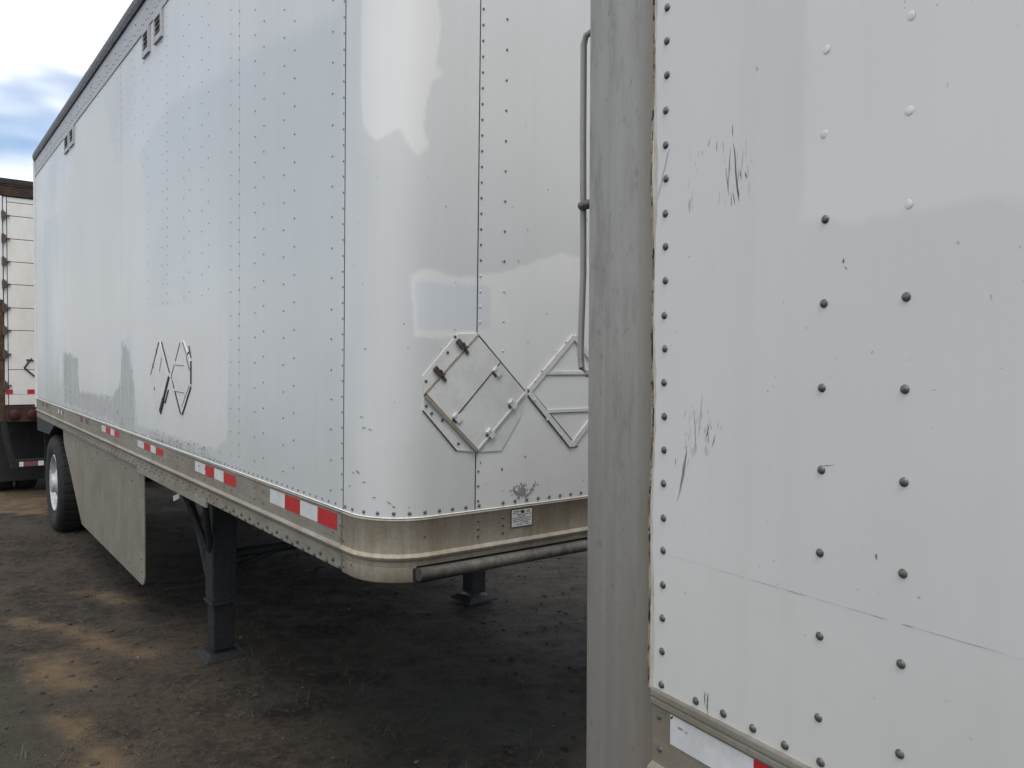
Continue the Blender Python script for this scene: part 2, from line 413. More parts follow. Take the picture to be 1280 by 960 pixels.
# ================================================================== TRAILER A: rounded front corner, side running back to the left
GA = 1.2129                               # height of the wall's foot above the trailer's own base
AX = (-.618, .786, .021)
mA = frame_matrix(AX, (-.583, 2.662, 1.2131)) @ Matrix.Translation((0, 0, -GA))
TA = empty('box_trailer', mA, 'white trailer with rounded front corner, diamond placard holders and low side skirt', 'trailer', 'parked box trailers')
W_A, R_A, LEN_A, ZT = 2.50, .19, 7.86, 2.532
CX = -.065
F0 = .065 + R_A * math.pi / 2             # u where the flat front starts
FL = W_A - 2 * R_A
F1 = F0 + FL
U_END = F1 + R_A * math.pi / 2
def fp(u):
    """footprint of the box: u<.065 near side, then corner, front, corner, far side -> x, y, nx, ny"""
    if u <= .065: return (-u, 0., 0., 1.)
    if u <= F0:
        a = (u - .065) / R_A; return (CX - R_A * math.sin(a), -R_A + R_A * math.cos(a), -math.sin(a), math.cos(a))
    if u <= F1:
        t = (u - F0) / FL; return (CX - R_A - .02 * (1 - (2 * t - 1) ** 2), -R_A - (u - F0), -1., 0.)
    if u <= U_END:
        a = (u - F1) / R_A; return (CX - R_A * math.cos(a), -W_A + R_A - R_A * math.sin(a), -math.cos(a), -math.sin(a))
    return (CX + (u - U_END), -W_A, 0., -1.)
def W(u, z, o=0.):
    x, y, nx, ny = fp(u); return (x + nx * o, y + ny * o, z + GA)

OVER = [[(-6.258, 1.923), (-5.965, 1.971), (-5.34, 2.261), (-5.212, 2.441), (-4.797, 2.448), (-4.168, 2.441), (-3.879, 2.282), (-3.746, 2.034), (-3.564, 1.858), (-3.129, 1.828), (-2.931, 1.84), (-2.81, 1.543), (-2.773, 1.241), (-2.758, .818), (-1.86, .793), (-1.237, .742), (-1.202, .548), (-1.225, .142), (-1.391, .072), (-1.79, .061), (-2.44, .07), (-3.001, .065), (-3.085, .333), (-3.171, .65), (-3.461, .626), (-3.442, .321), (-3.786, .221), (-5.096, .194), (-5.405, .503), (-5.84, .538), (-6.04, .231), (-6.235, .224)]]
WORN = [[(-5.979, .538), (-5.203, .49), (-5.174, .191), (-4.726, .197), (-3.787, .204), (-3.518, .318), (-3.437, .598), (-3.22, .543), (-3.108, .332), (-3.09, .016), (-3.791, .028), (-5.952, .059)],
        [(-2.707, .058), (-2.263, .062), (-1.79, .057), (-1.491, .046), (-1.247, .019), (-1.271, -.03), (-1.791, -.019), (-2.629, -.009)]]
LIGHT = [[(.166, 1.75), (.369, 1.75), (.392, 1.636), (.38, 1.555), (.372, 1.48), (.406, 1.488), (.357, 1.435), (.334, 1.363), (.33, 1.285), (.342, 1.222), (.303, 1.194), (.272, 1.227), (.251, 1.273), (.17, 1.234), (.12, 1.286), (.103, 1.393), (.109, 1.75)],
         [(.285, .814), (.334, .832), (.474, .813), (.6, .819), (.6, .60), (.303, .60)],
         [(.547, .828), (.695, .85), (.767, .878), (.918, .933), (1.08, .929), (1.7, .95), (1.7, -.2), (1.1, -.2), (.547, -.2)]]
BLUE = [[(.30, .785), (.475, .785), (.6, .79), (.6, .63), (.312, .625)]]
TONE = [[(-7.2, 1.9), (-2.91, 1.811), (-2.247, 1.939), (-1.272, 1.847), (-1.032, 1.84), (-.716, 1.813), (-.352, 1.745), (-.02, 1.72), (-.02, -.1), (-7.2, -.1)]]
def grid_panel(name, u0, u1, z0, z1, du, dz, mat, parent, wfun, o=0., depth=.004, patches=None):
    us = np.linspace(u0, u1, max(2, int(round((u1 - u0) / du)) + 1)); zs = np.linspace(z0, z1, max(2, int(round((z1 - z0) / dz)) + 1))
    nu, nz = len(us), len(zs); v = []; uv = []
    for z in zs:
        for u in us: v.append(wfun(u, z, o)); uv.append((u, z))
    f = [(j * nu + i, j * nu + i + 1, (j + 1) * nu + i + 1, (j + 1) * nu + i) for j in range(nz - 1) for i in range(nu - 1)]
    # folded-back rim so the sheet has thickness
    rim = [(i, 0) for i in range(nu)] + [(nu - 1, j) for j in range(1, nz)] + [(i, nz - 1) for i in range(nu - 2, -1, -1)] + [(0, j) for j in range(nz - 2, 0, -1)]
    k0 = len(v)
    for (i, j) in rim: v.append(wfun(us[i], zs[j], o - depth)); uv.append((us[i], zs[j]))
    m_ = len(rim)
    for q in range(m_):
        a, b = rim[q], rim[(q + 1) % m_]; f.append((a[1] * nu + a[0], k0 + q, k0 + (q + 1) % m_, b[1] * nu + b[0]))
    me = bpy.data.meshes.new(name); me.from_pydata(v, [], f); me.update()
    bm = bmesh.new(); bm.from_mesh(me); bmesh.ops.recalc_face_normals(bm, faces=bm.faces[:]); bm.to_mesh(me); bm.free()
    if patches is not None:
        P = np.array(uv)
        for nm, polys in patches.items():
            me.attributes.new(nm, 'FLOAT', 'POINT').data.foreach_set('value', sdf_any(P, polys) if polys else np.full(len(P), -1.))
    ob = link(name, me, parent, mat)
    me.polygons.foreach_set('use_smooth', [True] * len(me.polygons))
    try: me.set_sharp_from_angle(angle=math.radians(50))
    except Exception: pass
    return ob
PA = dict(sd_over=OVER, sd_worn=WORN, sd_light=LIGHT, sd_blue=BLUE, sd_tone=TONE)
SEAMS = [1.071, 2.274, 3.466, 4.67, 5.87, 7.07]
edges = [-.0] + SEAMS + [LEN_A]
for i in range(len(edges) - 1):
    st = .02 if i < 2 else (.03 if i < 4 else .045)
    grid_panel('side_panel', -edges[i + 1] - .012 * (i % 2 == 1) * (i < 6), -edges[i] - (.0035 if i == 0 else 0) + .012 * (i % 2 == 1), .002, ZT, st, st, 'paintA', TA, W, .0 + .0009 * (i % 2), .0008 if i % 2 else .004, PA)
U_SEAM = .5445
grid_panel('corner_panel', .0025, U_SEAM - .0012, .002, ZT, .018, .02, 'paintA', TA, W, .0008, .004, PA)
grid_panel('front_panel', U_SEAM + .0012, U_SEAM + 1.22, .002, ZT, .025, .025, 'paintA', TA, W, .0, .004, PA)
grid_panel('corner_panel', U_SEAM + 1.223, U_END + .06, .002, ZT, .05, .2, 'paintA', TA, W, .0, .004, dict(sd_over=[], sd_worn=[], sd_light=[], sd_blue=[], sd_tone=[]))
for i in range(len(edges) - 1):
    grid_panel('side_panel', U_END + .062 + max(0, edges[i]), U_END + .06 + edges[i + 1], .002, ZT, .3, .3, 'paintA', TA, W, .0, .004, dict(sd_over=[], sd_worn=[], sd_light=[], sd_blue=[], sd_tone=[]))
# inner core behind the sheets (dark joints show it), roof, rear wall
US = [-LEN_A, .0] + list(np.linspace(.065, F0, 10)) + list(np.linspace(F0 + .2, F1 - .2, 8)) + list(np.linspace(F1, U_END, 10)) + [U_END + .065 + LEN_A]
def sweep(mb, us, prof, closed=False, wfun=W):
    m_ = len(prof); v = [wfun(u, z, o) for u in us for (o, z) in prof]; f = []
    for i in range(len(us) - 1):
        for k in range(m_ if closed else m_ - 1):
            a, b = k, (k + 1) % m_; f.append((i * m_ + a, i * m_ + b, (i + 1) * m_ + b, (i + 1) * m_ + a))
    if closed: f += [tuple(range(m_)), tuple((len(us) - 1) * m_ + k for k in range(m_))[::-1]]
    mb.add(v, f); return mb
mb = MB()
v = [W(u, -.02, -.006) for u in US] + [W(u, ZT + .15, -.006) for u in US]; k = len(US)
mb.add(v, [(i, (i + 1) % k, k + (i + 1) % k, k + i) for i in range(k)] + [tuple(range(k))[::-1], tuple(range(k, 2 * k))])
mb.build('inner_wall', 'seam', TA)
# top rail and roof trim
us_top = [-LEN_A - .01, -4, .0] + list(np.linspace(.065, F0, 9)) + list(np.linspace(F0 + .3, F1 - .3, 5)) + list(np.linspace(F1, U_END, 9)) + [U_END + .065 + LEN_A]
mb = MB(); sweep(mb, us_top, [(-.005, ZT - .012), (.006, ZT - .012), (.006, ZT + .012), (.003, ZT + .016), (.003, ZT + .165), (-.005, ZT + .165)], True)
mb.build('top_rail', 'toprail', TA)
mb = MB(); sweep(mb, us_top, [(-.02, ZT + .166), (.016, ZT + .166), (.026, ZT + .19), (.026, ZT + .225), (.014, ZT + .262), (-.012, ZT + .28), (-.05, ZT + .285)], True)
mb.build('roof_trim', 'roofcap', TA)
mb = MB(); v = [W(u, ZT + .27, -.03) for u in US]; v2 = [W(u, ZT + .255, -.03) for u in US]
mb.add(v + v2, [tuple(range(k))] + [tuple(range(k, 2 * k))[::-1]] + [(i, k + i, k + (i + 1) % k, (i + 1) % k) for i in range(k)])
mb.build('roof', 'white', TA)
# rear frame and doors (seen edge-on)
mb = MB(); mb.box((LEN_A + .035, -.04, GA + ZT / 2 + .05), (.07, .11, ZT + .30), None, .008); mb.build('rear_post', 'white', TA)
mb = MB(); mb.box((LEN_A + .035, -W_A + .04, GA + ZT / 2 + .05), (.07, .11, ZT + .30), None, .008); mb.build('rear_post', 'white', TA)
mb = MB(); mb.box((LEN_A + .035, -W_A / 2, GA + ZT + .12), (.068, W_A - .19, .15), None, .008); mb.build('rear_header', 'white', TA)
for s in (0, 1):
    mb = MB(); mb.box((LEN_A + .04, -.10 - (W_A - .2) * (.25 + .5 * s), GA + ZT / 2), (.04, (W_A - .2) / 2 - .01, ZT + .08), None, .006); mb.build('rear_door', 'white', TA)

# bottom rail: side piece, corner-and-front piece, lower flange
prof_up = [(-.006, .000), (.007, .000), (.009, -.004), (.005, -.009), (.0045, -.116), (.012, -.120), (.017, -.126), (.015, -.134), (.006, -.142), (.0035, -.15), (-.006, -.15)]
prof_lo = [(-.006, -.15), (.0032, -.15), (.0032, -.204), (.002, -.207), (-.06, -.207), (-.06, -.2), (-.006, -.2)]
side_us = list(np.linspace(-LEN_A, -.0028, 10))
mb = MB(); sweep(mb, side_us, prof_up, True); sweep(mb, side_us, prof_lo, True); mb.build('bottom_rail', 'railA', TA)
cor_us = [.001] + list(np.linspace(.065, F0, 14)) + list(np.linspace(F0 + .1, F1 - .1, 10)) + list(np.linspace(F1, U_END, 10))
prof_front = prof_up[:-2] + [(.004, -.158), (-.02, -.160), (-.02, -.15)]
mb = MB(); sweep(mb, cor_us, prof_front, True); mb.build('bottom_rail', 'railF', TA, True)
fl_us = [.001] + list(np.linspace(.065, .315, 12))
mb = MB(); sweep(mb, fl_us, [(-.02, -.159), (.0042, -.159), (.0042, -.207), (.001, -.212), (-.05, -.212), (-.05, -.205)], True); mb.build('rail_skirt', 'railF', TA, True)
far_us = list(np.linspace(U_END + .01, U_END + .065 + LEN_A, 6))
mb = MB(); sweep(mb, far_us, prof_up, True); sweep(mb, far_us, prof_lo, True); mb.build('bottom_rail', 'railA', TA)
# landing-gear mounting flange hanging a little below the rail
mb = MB(); sweep(mb, [-3.0, -2.2, -1.535], [(-.005, -.2), (.0055, -.2), (.0055, -.236), (-.005, -.236)], True)
mb.build('gear_flange', 'railA', TA)
# fine drooping caulk bead on the seam above the rail
mb = MB(); sweep(mb, side_us + cor_us[:20], [(.001, .0015), (.004, .003), (.001, .006)], True); mb.build('seam_bead', 'white', TA)
mb = MB(); sweep(mb, [-.0026, .0008], [(-.004, -.206), (.0028, -.206), (.0028, 0.), (-.004, 0.)], True); mb.build('rail_joint', 'dark', TA)
for (u_, w_, z0_, z1_, o_) in ((.0, .0052, .006, ZT - .014, .0014), (U_SEAM, .0042, .006, .205, .0012), (U_SEAM, .0042, .625, ZT - .014, .0012), (-.001, .0046, -.116, -.01, .0056), (-.001, .0046, -.205, -.15, .0050)):
    mb = MB(); sweep(mb, [u_ - w_ / 2, u_ + w_ / 2], [(o_ - .004, z0_), (o_, z0_), (o_, z1_), (o_ - .004, z1_)], True); mb.build('open_seam', 'seam', TA)

# rivets
def add_dome(mb, u, z, r, h, wfun=W, o=.0005):
    x, y, nx, ny = fp(u); c = Vector(wfun(u, z, o)); nrm = Vector((nx, ny, 0)); t = Vector((0, 0, 1)).cross(nrm)
    v, f = dome(r, h, 8); mb.add([tuple(c + t * a + Vector((0, 0, 1)) * b + nrm * e) for (a, b, e) in v], f)
inside = lambda u, z, polys, m=0.: sdf_any(np.array([[u, z]]), polys)[0] > m
rv, pv, tv = MB(), MB(), MB()   # plain, painted and rail rivets
def rivet_at(u, z, r=.0037, h=.0018):
    if inside(u, z, OVER, -.02): return
    add_dome(pv if (u > .5 and .21 < z < .86 and inside(u, z, LIGHT[2:], -.01)) else rv, u, z, r, h, o=.0015)
PL1 = [(.338, .415), (.464, .63), (.55, .63), (.77, .415), (.66, .2), (.452, .2), (.32, .36)]
for s in [.012] + [q - .012 for q in SEAMS]:
    for z in np.arange(.075, 2.5, .0537): rivet_at(-s, z + random.uniform(-.001, .001))
for j, s in enumerate([.0] + SEAMS[:-1]):
    for k_, d_ in enumerate((.1, .435, .54, .757, .86)):
        zo = (.06, .10, .07, .10, .075)[k_]
        for z in np.arange(zo + .012 * j, 2.5, .107):
            if k_ and j == 0 and 1.28 < z < 1.5 and k_ in (1, 2): pass
            rivet_at(-(s + d_) + random.uniform(-.001, .001), z + random.uniform(-.002, .002))
for u in np.arange(-7.8, -.02, .0545):
    if random.random() < .93: rivet_at(u, .018, .0048)
for z in np.concatenate([np.arange(.036, .19, .052), np.arange(.66, 2.5, .0535)]): rivet_at(U_SEAM + .0125, z, .0046)
for z in np.arange(.14, 2.5, .1055):
    if not inside(.66, z, [PL1], .0): rivet_at(.658, z, .0046)
for u in [.017, .071, .131, .185, .24, .292, .345, .40, .452, .506, .561] + list(np.arange(.665, 2.0, .0535)): rivet_at(u, .019, .0068, .004)
for u in (1.76, 1.87): 
    for z in np.arange(.1, 2.5, .0535 if u < 1.8 else .107): rivet_at(u, z, .0052)
# rivets on the rails
for z in (-.034, -.062, -.088): add_dome(tv, U_SEAM + .011, z, .0055, .004, o=.005); add_dome(tv, .6625, z, .0055, .004, o=.005)
add_dome(tv, .343, -.061, .005, .003, o=.005)
for u, z in ((.012, -.05), (.012, -.1), (.014, -.165), (.014, -.19), (-.014, -.05), (-.014, -.1), (.05, -.12), (.07, -.17), (-.07, -.085)): add_dome(tv, u, z, .004, .003, o=.005)
q = -.018; lo = True
while q > -1.3:
    add_dome(tv, q, -.199 if lo else -.182,   .0088, .006, o=.0035); q -= .0525; lo = not lo
for s in np.arange(1.36, 7.6, .115):
    add_dome(tv, -s, -.165, .0055, .004, o=.0035); add_dome(tv, -s - .05, -.192, .0055, .004, o=.0035)
for s in np.arange(.75, 7.6, .4):
    for z in (-.04, -.09): add_dome(tv, -s, z, .005, .003, o=.0045); add_dome(tv, -s - .1, z + .003, .005, .003, o=.0045)
for s in np.arange(1.2, 7.8, .053):
    add_dome(tv, -s, ZT + .035 + (.012 if int(s / .053) % 2 else 0), .0045, .003, o=.003)
for s in np.arange(1.2, 7.8, .3): add_dome(tv, -s, ZT + .1, .006, .004, o=.003)
o = tv.build('rail_rivet_rows', 'hinge', TA, True); o['kind'] = 'stuff'
o = rv.build('rivet_rows', 'rivetA', TA, True); o['kind'] = 'stuff'
o = pv.build('painted_rivet_rows', 'white', TA, True); o['kind'] = 'stuff'

# reflective tape: white strip with red blocks
def tape(u_edges, z0, z1, mats, o=.0052):
    a, b = u_edges[0], u_edges[-1]
    mb = MB(); sweep(mb, [-a, -b], [(o - .004, z0), (o, z0), (o, z1), (o - .004, z1)], True); t = mb.build('reflective_tape', mats[0], TA)
    for i in range(len(u_edges) - 1):
        if i % 2 == 1:
            mb = MB(); sweep(mb, [-u_edges[i], -u_edges[i + 1]], [(o - .002, z0 - .0005), (o + .0008, z0 - .0005), (o + .0008, z1 + .0005), (o - .002, z1 + .0005)], True); mb.build('red_block', mats[1], t)
tape([.67, .51, .36, .20, .039], -.073, -.016, ('tapewhite', 'red'))
tape([1.72, 1.543, 1.403, 1.259, 1.091], -.071, -.019, ('tapewhite', 'red'))
tape([2.98, 2.81, 2.649, 2.515, 2.351], -.068, -.026, ('tapewhite', 'red'))
tape([4.141, 3.991, 3.819, 3.682, 3.525], -.064, -.018, ('tapewhite', 'red'))
tape([5.181, 5.06, 4.94, 4.82, 4.697], -.06, -.016, ('railA', 'brownred'))
tape([6.297, 6.2, 6.12, 6.04, 5.956], -.064, -.027, ('tapewhite', 'brownred'))
tape([7.547, 7.4, 7.25, 7.1, 6.94], -.056, -.006, ('railA', 'brownred'))

# vents below the top rail
def vent(u0, u1, z0, z1):
    mb = MB(); cu = (u0 + u1) / 2
    outer = [(u0, z0), (u1, z0), (u1, z1), (u0, z1)]; i_ = .022
    inner = [(u0 + i_, z0 + i_ * 1.6), (u1 - i_, z0 + i_ * 1.6), (u1 - i_, z1 - i_), (u0 + i_, z1 - i_)]
    v = [W(-a, z, .001) for a, z in outer] + [W(-a, z, .014) for a, z in outer] + [W(-a, z, .014) for a, z in inner] + [W(-a, z, .001) for a, z in inner]
    f = []
    for k in range(4):
        n_ = (k + 1) % 4
        f += [(k, n_, 4 + n_, 4 + k), (4 + k, 4 + n_, 8 + n_, 8 + k), (8 + k, 8 + n_, 12 + n_, 12 + k)]
    mb.add(v, f); t = mb.build('vent', 'toprail', TA)
    mb = MB(); sweep(mb, [-(u1 - i_ - .001), -(u0 + i_ + .001)], [(.001, z0 + i_ * 1.6), (.0025, z0 + i_ * 1.6), (.0025, z1 - i_), (.001, z1 - i_)], True); mb.build('vent_mesh', 'scuffd', t)
    mb = MB()
    for k in range(3):
        zz = z0 + i_ * 1.6 + (z1 - z0 - .06) * (k + .6) / 3.4
        sweep(mb, [-(u1 - i_ - .001), -(u0 + i_ + .001)], [(.002, zz + .012), (.011, zz), (.0118, zz + .002), (.002, zz + .015)], True)
    mb.build('louvre', 'toprail', t)
for (a, b) in ((2.638, 2.80), (2.345, 2.52), (5.55, 5.78), (5.29, 5.50)): vent(a, b, 2.357, 2.516)

# diamond placard holders on the front
def poly_plate(mb, pts, o0, o1):
    v = [W(u, z, o0) for u, z in pts] + [W(u, z, o1) for u, z in pts]; k = len(pts)
    mb.add(v, [tuple(range(k))[::-1], tuple(range(k, 2 * k))] + [(i, (i + 1) % k, k + (i + 1) % k, k + i) for i in range(k)])
def uv_bar(mb, a, b, w, o0, o1):
    a, b = Vector(a), Vector(b); d = (b - a).normalized(); n_ = Vector((-d.y, d.x)) * w / 2
    poly_plate(mb, [a - n_, b - n_, b + n_, a + n_], o0, o1)
mb = MB(); poly_plate(mb, [(.464, .617), (.546, .619), (.546, .612), (.336, .412), (.331, .474)], .0005, .006); poly_plate(mb, [(.331, .36), (.336, .418), (.548, .208), (.465, .22)], .0005, .005)
poly_plate(mb, [(.542, .208), (.652, .207), (.738, .327), (.757, .415)], .0005, .004)
ph = mb.build('placard_holder', 'white', TA)
mb = MB(); poly_plate(mb, [(.334, .41), (.549, .205), (.552, .213), (.342, .418)], .002, .0072); poly_plate(mb, [(.332, .358), (.463, .217), (.465, .220), (.334, .361)], .002, .0055)
poly_plate(mb, [(.5445, .62), (.758, .416), (.754, .411), (.5445, .612)], .002, .0068); mb.build('shadow_gap', 'seam', ph)
mb = MB(); poly_plate(mb, [(.345, .415), (.545, .61), (.6385, .522), (.4405, .322)], .004, .0095); mb.build('flap', 'white', ph)
mb = MB(); poly_plate(mb, [(.444, .319), (.642, .519), (.751, .415), (.5455, .219)], .004, .0085); mb.build('flap', 'white', ph)
mb = MB(); uv_bar(mb, (.34, .408), (.545, .213), .012, .008, .013); mb.build('edge_rod', 'railF', ph)
mb = MB(); uv_bar(mb, (.34, .418), (.545, .616), .005, .0085, .0115); mb.build('edge_rod', 'railF', ph)
mb = MB(); uv_bar(mb, (.5455, .215), (.755, .415), .006, .008, .012); mb.build('edge_rod', 'white', ph)
for (u, z, m_) in ((.470, .583, 'hinge'), (.382, .49, 'hinge')):
    mb = MB(); uv_bar(mb, (u - .010, z + .012), (u + .012, z - .012), .017, .006, .014); uv_bar(mb, (u + .010, z + .004), (u + .018, z - .010), .006, .008, .018); uv_bar(mb, (u + .018, z - .018), (u + .032, z - .033), .011, .008, .014)
    uv_bar(mb, (u + .004, z - .014), (u + .026, z - .01), .006, .012, .02); mb.build('clip', m_, ph)
for (u, z, m_) in ((.625, .488, 'white'), (.461, .332, 'white'), (.695, .372, 'white'), (.60, .272, 'white')):
    mb = MB(); uv_bar(mb, (u - .012, z + .012), (u + .012, z - .012), .022, .008, .016); uv_bar(mb, (u - .016, z + .004), (u - .006, z + .016), .006, .008, .02); mb.build('clip', m_, ph)
    mb = MB(); uv_bar(mb, (u - .018, z - .004), (u - .004, z - .018), .005, .0087, .0105); mb.build('clip_gap', 'seam', ph)
for (u, z) in ((.452, .607), (.342, .457), (.344, .375), (.47, .243), (.424, .553), (.405, .326), (.364, .35)): mb = MB(); add_dome(mb, u, z, .0058, .004, o=.0055); mb.build('bolt', 'rivet', ph, True)
mb = MB(); uv_bar(mb, (.441, .318), (.6415, .5225), .0032, .0035, .0100); mb.build('hinge_line', 'seam', ph)
# second holder: open frame
mb = MB(); c_ = .990
for a, b in (((.775, .419), (.99, .622)), ((.99, .622), (1.205, .415)), ((1.205, .415), (.985, .205)), ((.985, .205), (.775, .412))): uv_bar(mb, a, b, .020, .0005, .007)
ph2 = mb.build('placard_holder', 'white', TA)
mb = MB(); uv_bar(mb, (.84, .483), (1.14, .483), .012, .0005, .005); mb.build('cross_bar', 'white', ph2)
mb = MB(); uv_bar(mb, (.86, .34), (1.12, .34), .012, .0005, .005); mb.build('cross_bar', 'white', ph2)
mb = MB()
for a, b in (((.771, .396), (.978, .196)), ((.772, .428), (.772, .398)), ((.845, .476), (1.13, .476)), ((.87, .333), (1.11, .333)), ((.80, .405), (.99, .225)), ((.80, .428), (.985, .603)), ((.978, .196), (1.02, .2))): uv_bar(mb, a, b, .0032, .0003, .0018)
mb.build('shadow_gap', 'seam', ph2)
for (u, z) in ((.80, .455), (.83, .492), (.90, .565), (.945, .60), (.80, .385), (.86, .31), (.93, .25)): mb = MB(); add_dome(mb, u, z, .005, .003, o=.007); mb.build('bolt', 'white', ph2, True)

# painted-over holders on the side with their open joints
for c_ in (2.425, 1.965):
    mb = MB(); h_ = .205
    pts = [(-c_ - h_, .405), (-c_, .20), (-c_ + h_, .405), (-c_, .605)] if c_ > 2 else [(-c_ - h_, .41), (-c_, .205), (-c_ + .165, .365), (-c_ + .165, .50), (-c_ + .03, .605), (-c_ - .02, .605)]
    poly_plate(mb, pts, .0008, .005); t = mb.build('placard_holder', 'white', TA)
    mb = MB()
    if c_ > 2:
        LN = [((-2.446, .601), (-2.637, .404), .010), ((-2.389, .604), (-2.217, .426), .004), ((-2.228, .406), (-2.416, .2), .024), ((-2.35, .27), (-2.425, .19), .045), ((-2.239, .328), (-2.315, .25), .005), ((-2.553, .333), (-2.542, .316), .014), ((-2.379, .51), (-2.425, .433), .007), ((-2.23, .402), (-2.225, .408), .02), ((-2.50, .56), (-2.485, .54), .022), ((-2.585, .47), (-2.57, .45), .02)]
    else:
        LN = [((-1.993, .595), (-2.087, .496), .010), ((-1.945, .6), (-1.88, .535), .006), ((-1.833, .578), (-1.797, .515), .005), ((-1.871, .514), (-1.816, .451), .010), ((-1.871, .52), (-1.84, .545), .008), ((-1.797, .499), (-1.798, .378), .011), ((-2.109, .473), (-2.171, .41), .009), ((-2.171, .41), (-2.118, .344), .009), ((-2.104, .325), (-1.996, .212), .006), ((-1.996, .212), (-1.957, .208), .006), ((-1.957, .208), (-1.798, .362), .009), ((-1.816, .372), (-1.966, .247), .004), ((-2.093, .473), (-1.918, .472), .004), ((-2.104, .327), (-1.918, .325), .004)]
    for a, b, w in LN: uv_bar(mb, a, b, w * .75, .001, .0066)
    mb.build('open_joint', 'black', t)

# data plate on the front rail: white plate, black border, lines of small print
mb = MB(); poly_plate(mb, [(.697, -.0765), (.796, -.0765), (.796, -.009), (.697, -.009)], .004, .0068); dp = mb.build('data_plate', 'black', TA)
mb = MB(); poly_plate(mb, [(.7005, -.0735), (.7925, -.0735), (.7925, -.012), (.7005, -.012)], .006, .0075); mb.build('plate_face', 'tapewhite', dp)
mb = MB(); rr = random.Random(4)
for k in range(9):
    z = -.018 - k * .0061; u = .705 + (0 if k else .004)
    while u < .787:
        l_ = rr.uniform(.006, .02)
        if rr.random() < .78: uv_bar(mb, (u, z), (min(u + l_, .789), z), .0022 if k else .0034, .007, .0078)
        u += l_ + .003
uv_bar(mb, (.742, -.021), (.757, -.021), .011, .007, .0078)
mb.build('small_print', 'black', dp)

# chipped paint above the plate, and other scars
def fleck(mb, u, z, s, rr, o=.0012, elong=1., ang=None):
    a0 = rr.random() * 6.28 if ang is None else ang; k = 6; pts = []
    for i in range(k):
        t = i * 6.283 / k; r_ = s * rr.uniform(.5, 1.2); x, y = r_ * math.cos(t) * elong, r_ * math.sin(t)
        pts.append((u + x * math.cos(a0) - y * math.sin(a0), z + x * math.sin(a0) + y * math.cos(a0)))
    poly_plate(mb, pts, o - .001, o)
mb = MB(); rr = random.Random(9)
for _ in range(46): fleck(mb, rr.gauss(.742, .016), min(.078, max(.03, rr.gauss(.05, .011))), rr.uniform(.0025, .007), rr, .0014 + rr.random() * .0006, rr.uniform(1, 2.2))
for _ in range(40): fleck(mb, rr.gauss(.75, .034), min(.082, max(.026, rr.gauss(.056, .014))), rr.uniform(.001, .0032), rr, .0014 + rr.random() * .0006, rr.uniform(1, 2.5))
for i in range(12): fleck(mb, .785 + i * .0025, .042 + i * .0032 + rr.uniform(-.005, .005), .0035, rr, .0014 + rr.random() * .0006)
o = mb.build('chipped_paint', 'scuff', TA); o['kind'] = 'stuff'
mb = MB(); rr = random.Random(10)
for (u, z, s, e, a) in ((.24, .042, .0035, 3, -.2), (.10, .15, .004, 5, -.5), (.075, .145, .002, 5, .2), (.13, .118, .002, 7, .1), (.17, .07, .002, 6, .0), (.225, .055, .0025, 5, -.5), (.12, .335, .002, 8, 0), (.13, .30, .002, 9, .2), (.155, .295, .002, 7, -.2), (.31, .045, .0015, 2, 0), (.29, .04, .004, 1.2, 1), (.565, .17, .003, 3, 1.2), (.76, 1.0, .003, 2, 1), (.72, .885, .0028, 2.5, 1.2)): fleck(mb, u, z, s * .62, rr, .0022, e, a)
for _ in range(35): fleck(mb, rr.uniform(.02, 1.05), rr.uniform(.03, 1.2), rr.uniform(.0006, .0016), rr, .0022, rr.uniform(1, 4))
for _ in range(40): fleck(mb, rr.uniform(-2.6, -1.3), rr.uniform(.02, .08), rr.uniform(.0015, .005), rr, .0022, rr.uniform(1, 2))
for _ in range(22): fleck(mb, rr.uniform(-5.9, -3.1), rr.uniform(.03, .25), rr.uniform(.002, .006), rr, .0026, rr.uniform(1, 2.6), 1.57)
o = mb.build('scrape_marks', 'scuffd', TA); o['kind'] = 'stuff'

# coupler tube under the front edge
mb = MB(); mb.tube([(-.290, -.128, GA - .176), (-.297, -.3, GA - .178), (-.30, -1.2, GA - .186), (-.297, -W_A + .3, GA - .186), (-.29, -W_A + .12, GA - .186)], .0215, 18)
tb = mb.build('coupler_tube', 'tube', TA, True)
mb = MB(); mb.box((-.26, -W_A / 2, GA - .186), (.05, W_A - .26, .045), None, .006); mb.build('coupler_backing', 'frame', TA)
# floor, cross members
mb = MB(); mb.box((LEN_A / 2 - .1, -W_A / 2, GA - .08), (LEN_A + .1, W_A - .06, .10)); mb.build('floor', 'frame', TA)
for k in range(19):
    mb = MB(); x = .25 + k * .42
    mb.box((x, -W_A / 2, GA - .175), (.05, W_A - .13, .07)); mb.build('cross_member', 'frame', TA)
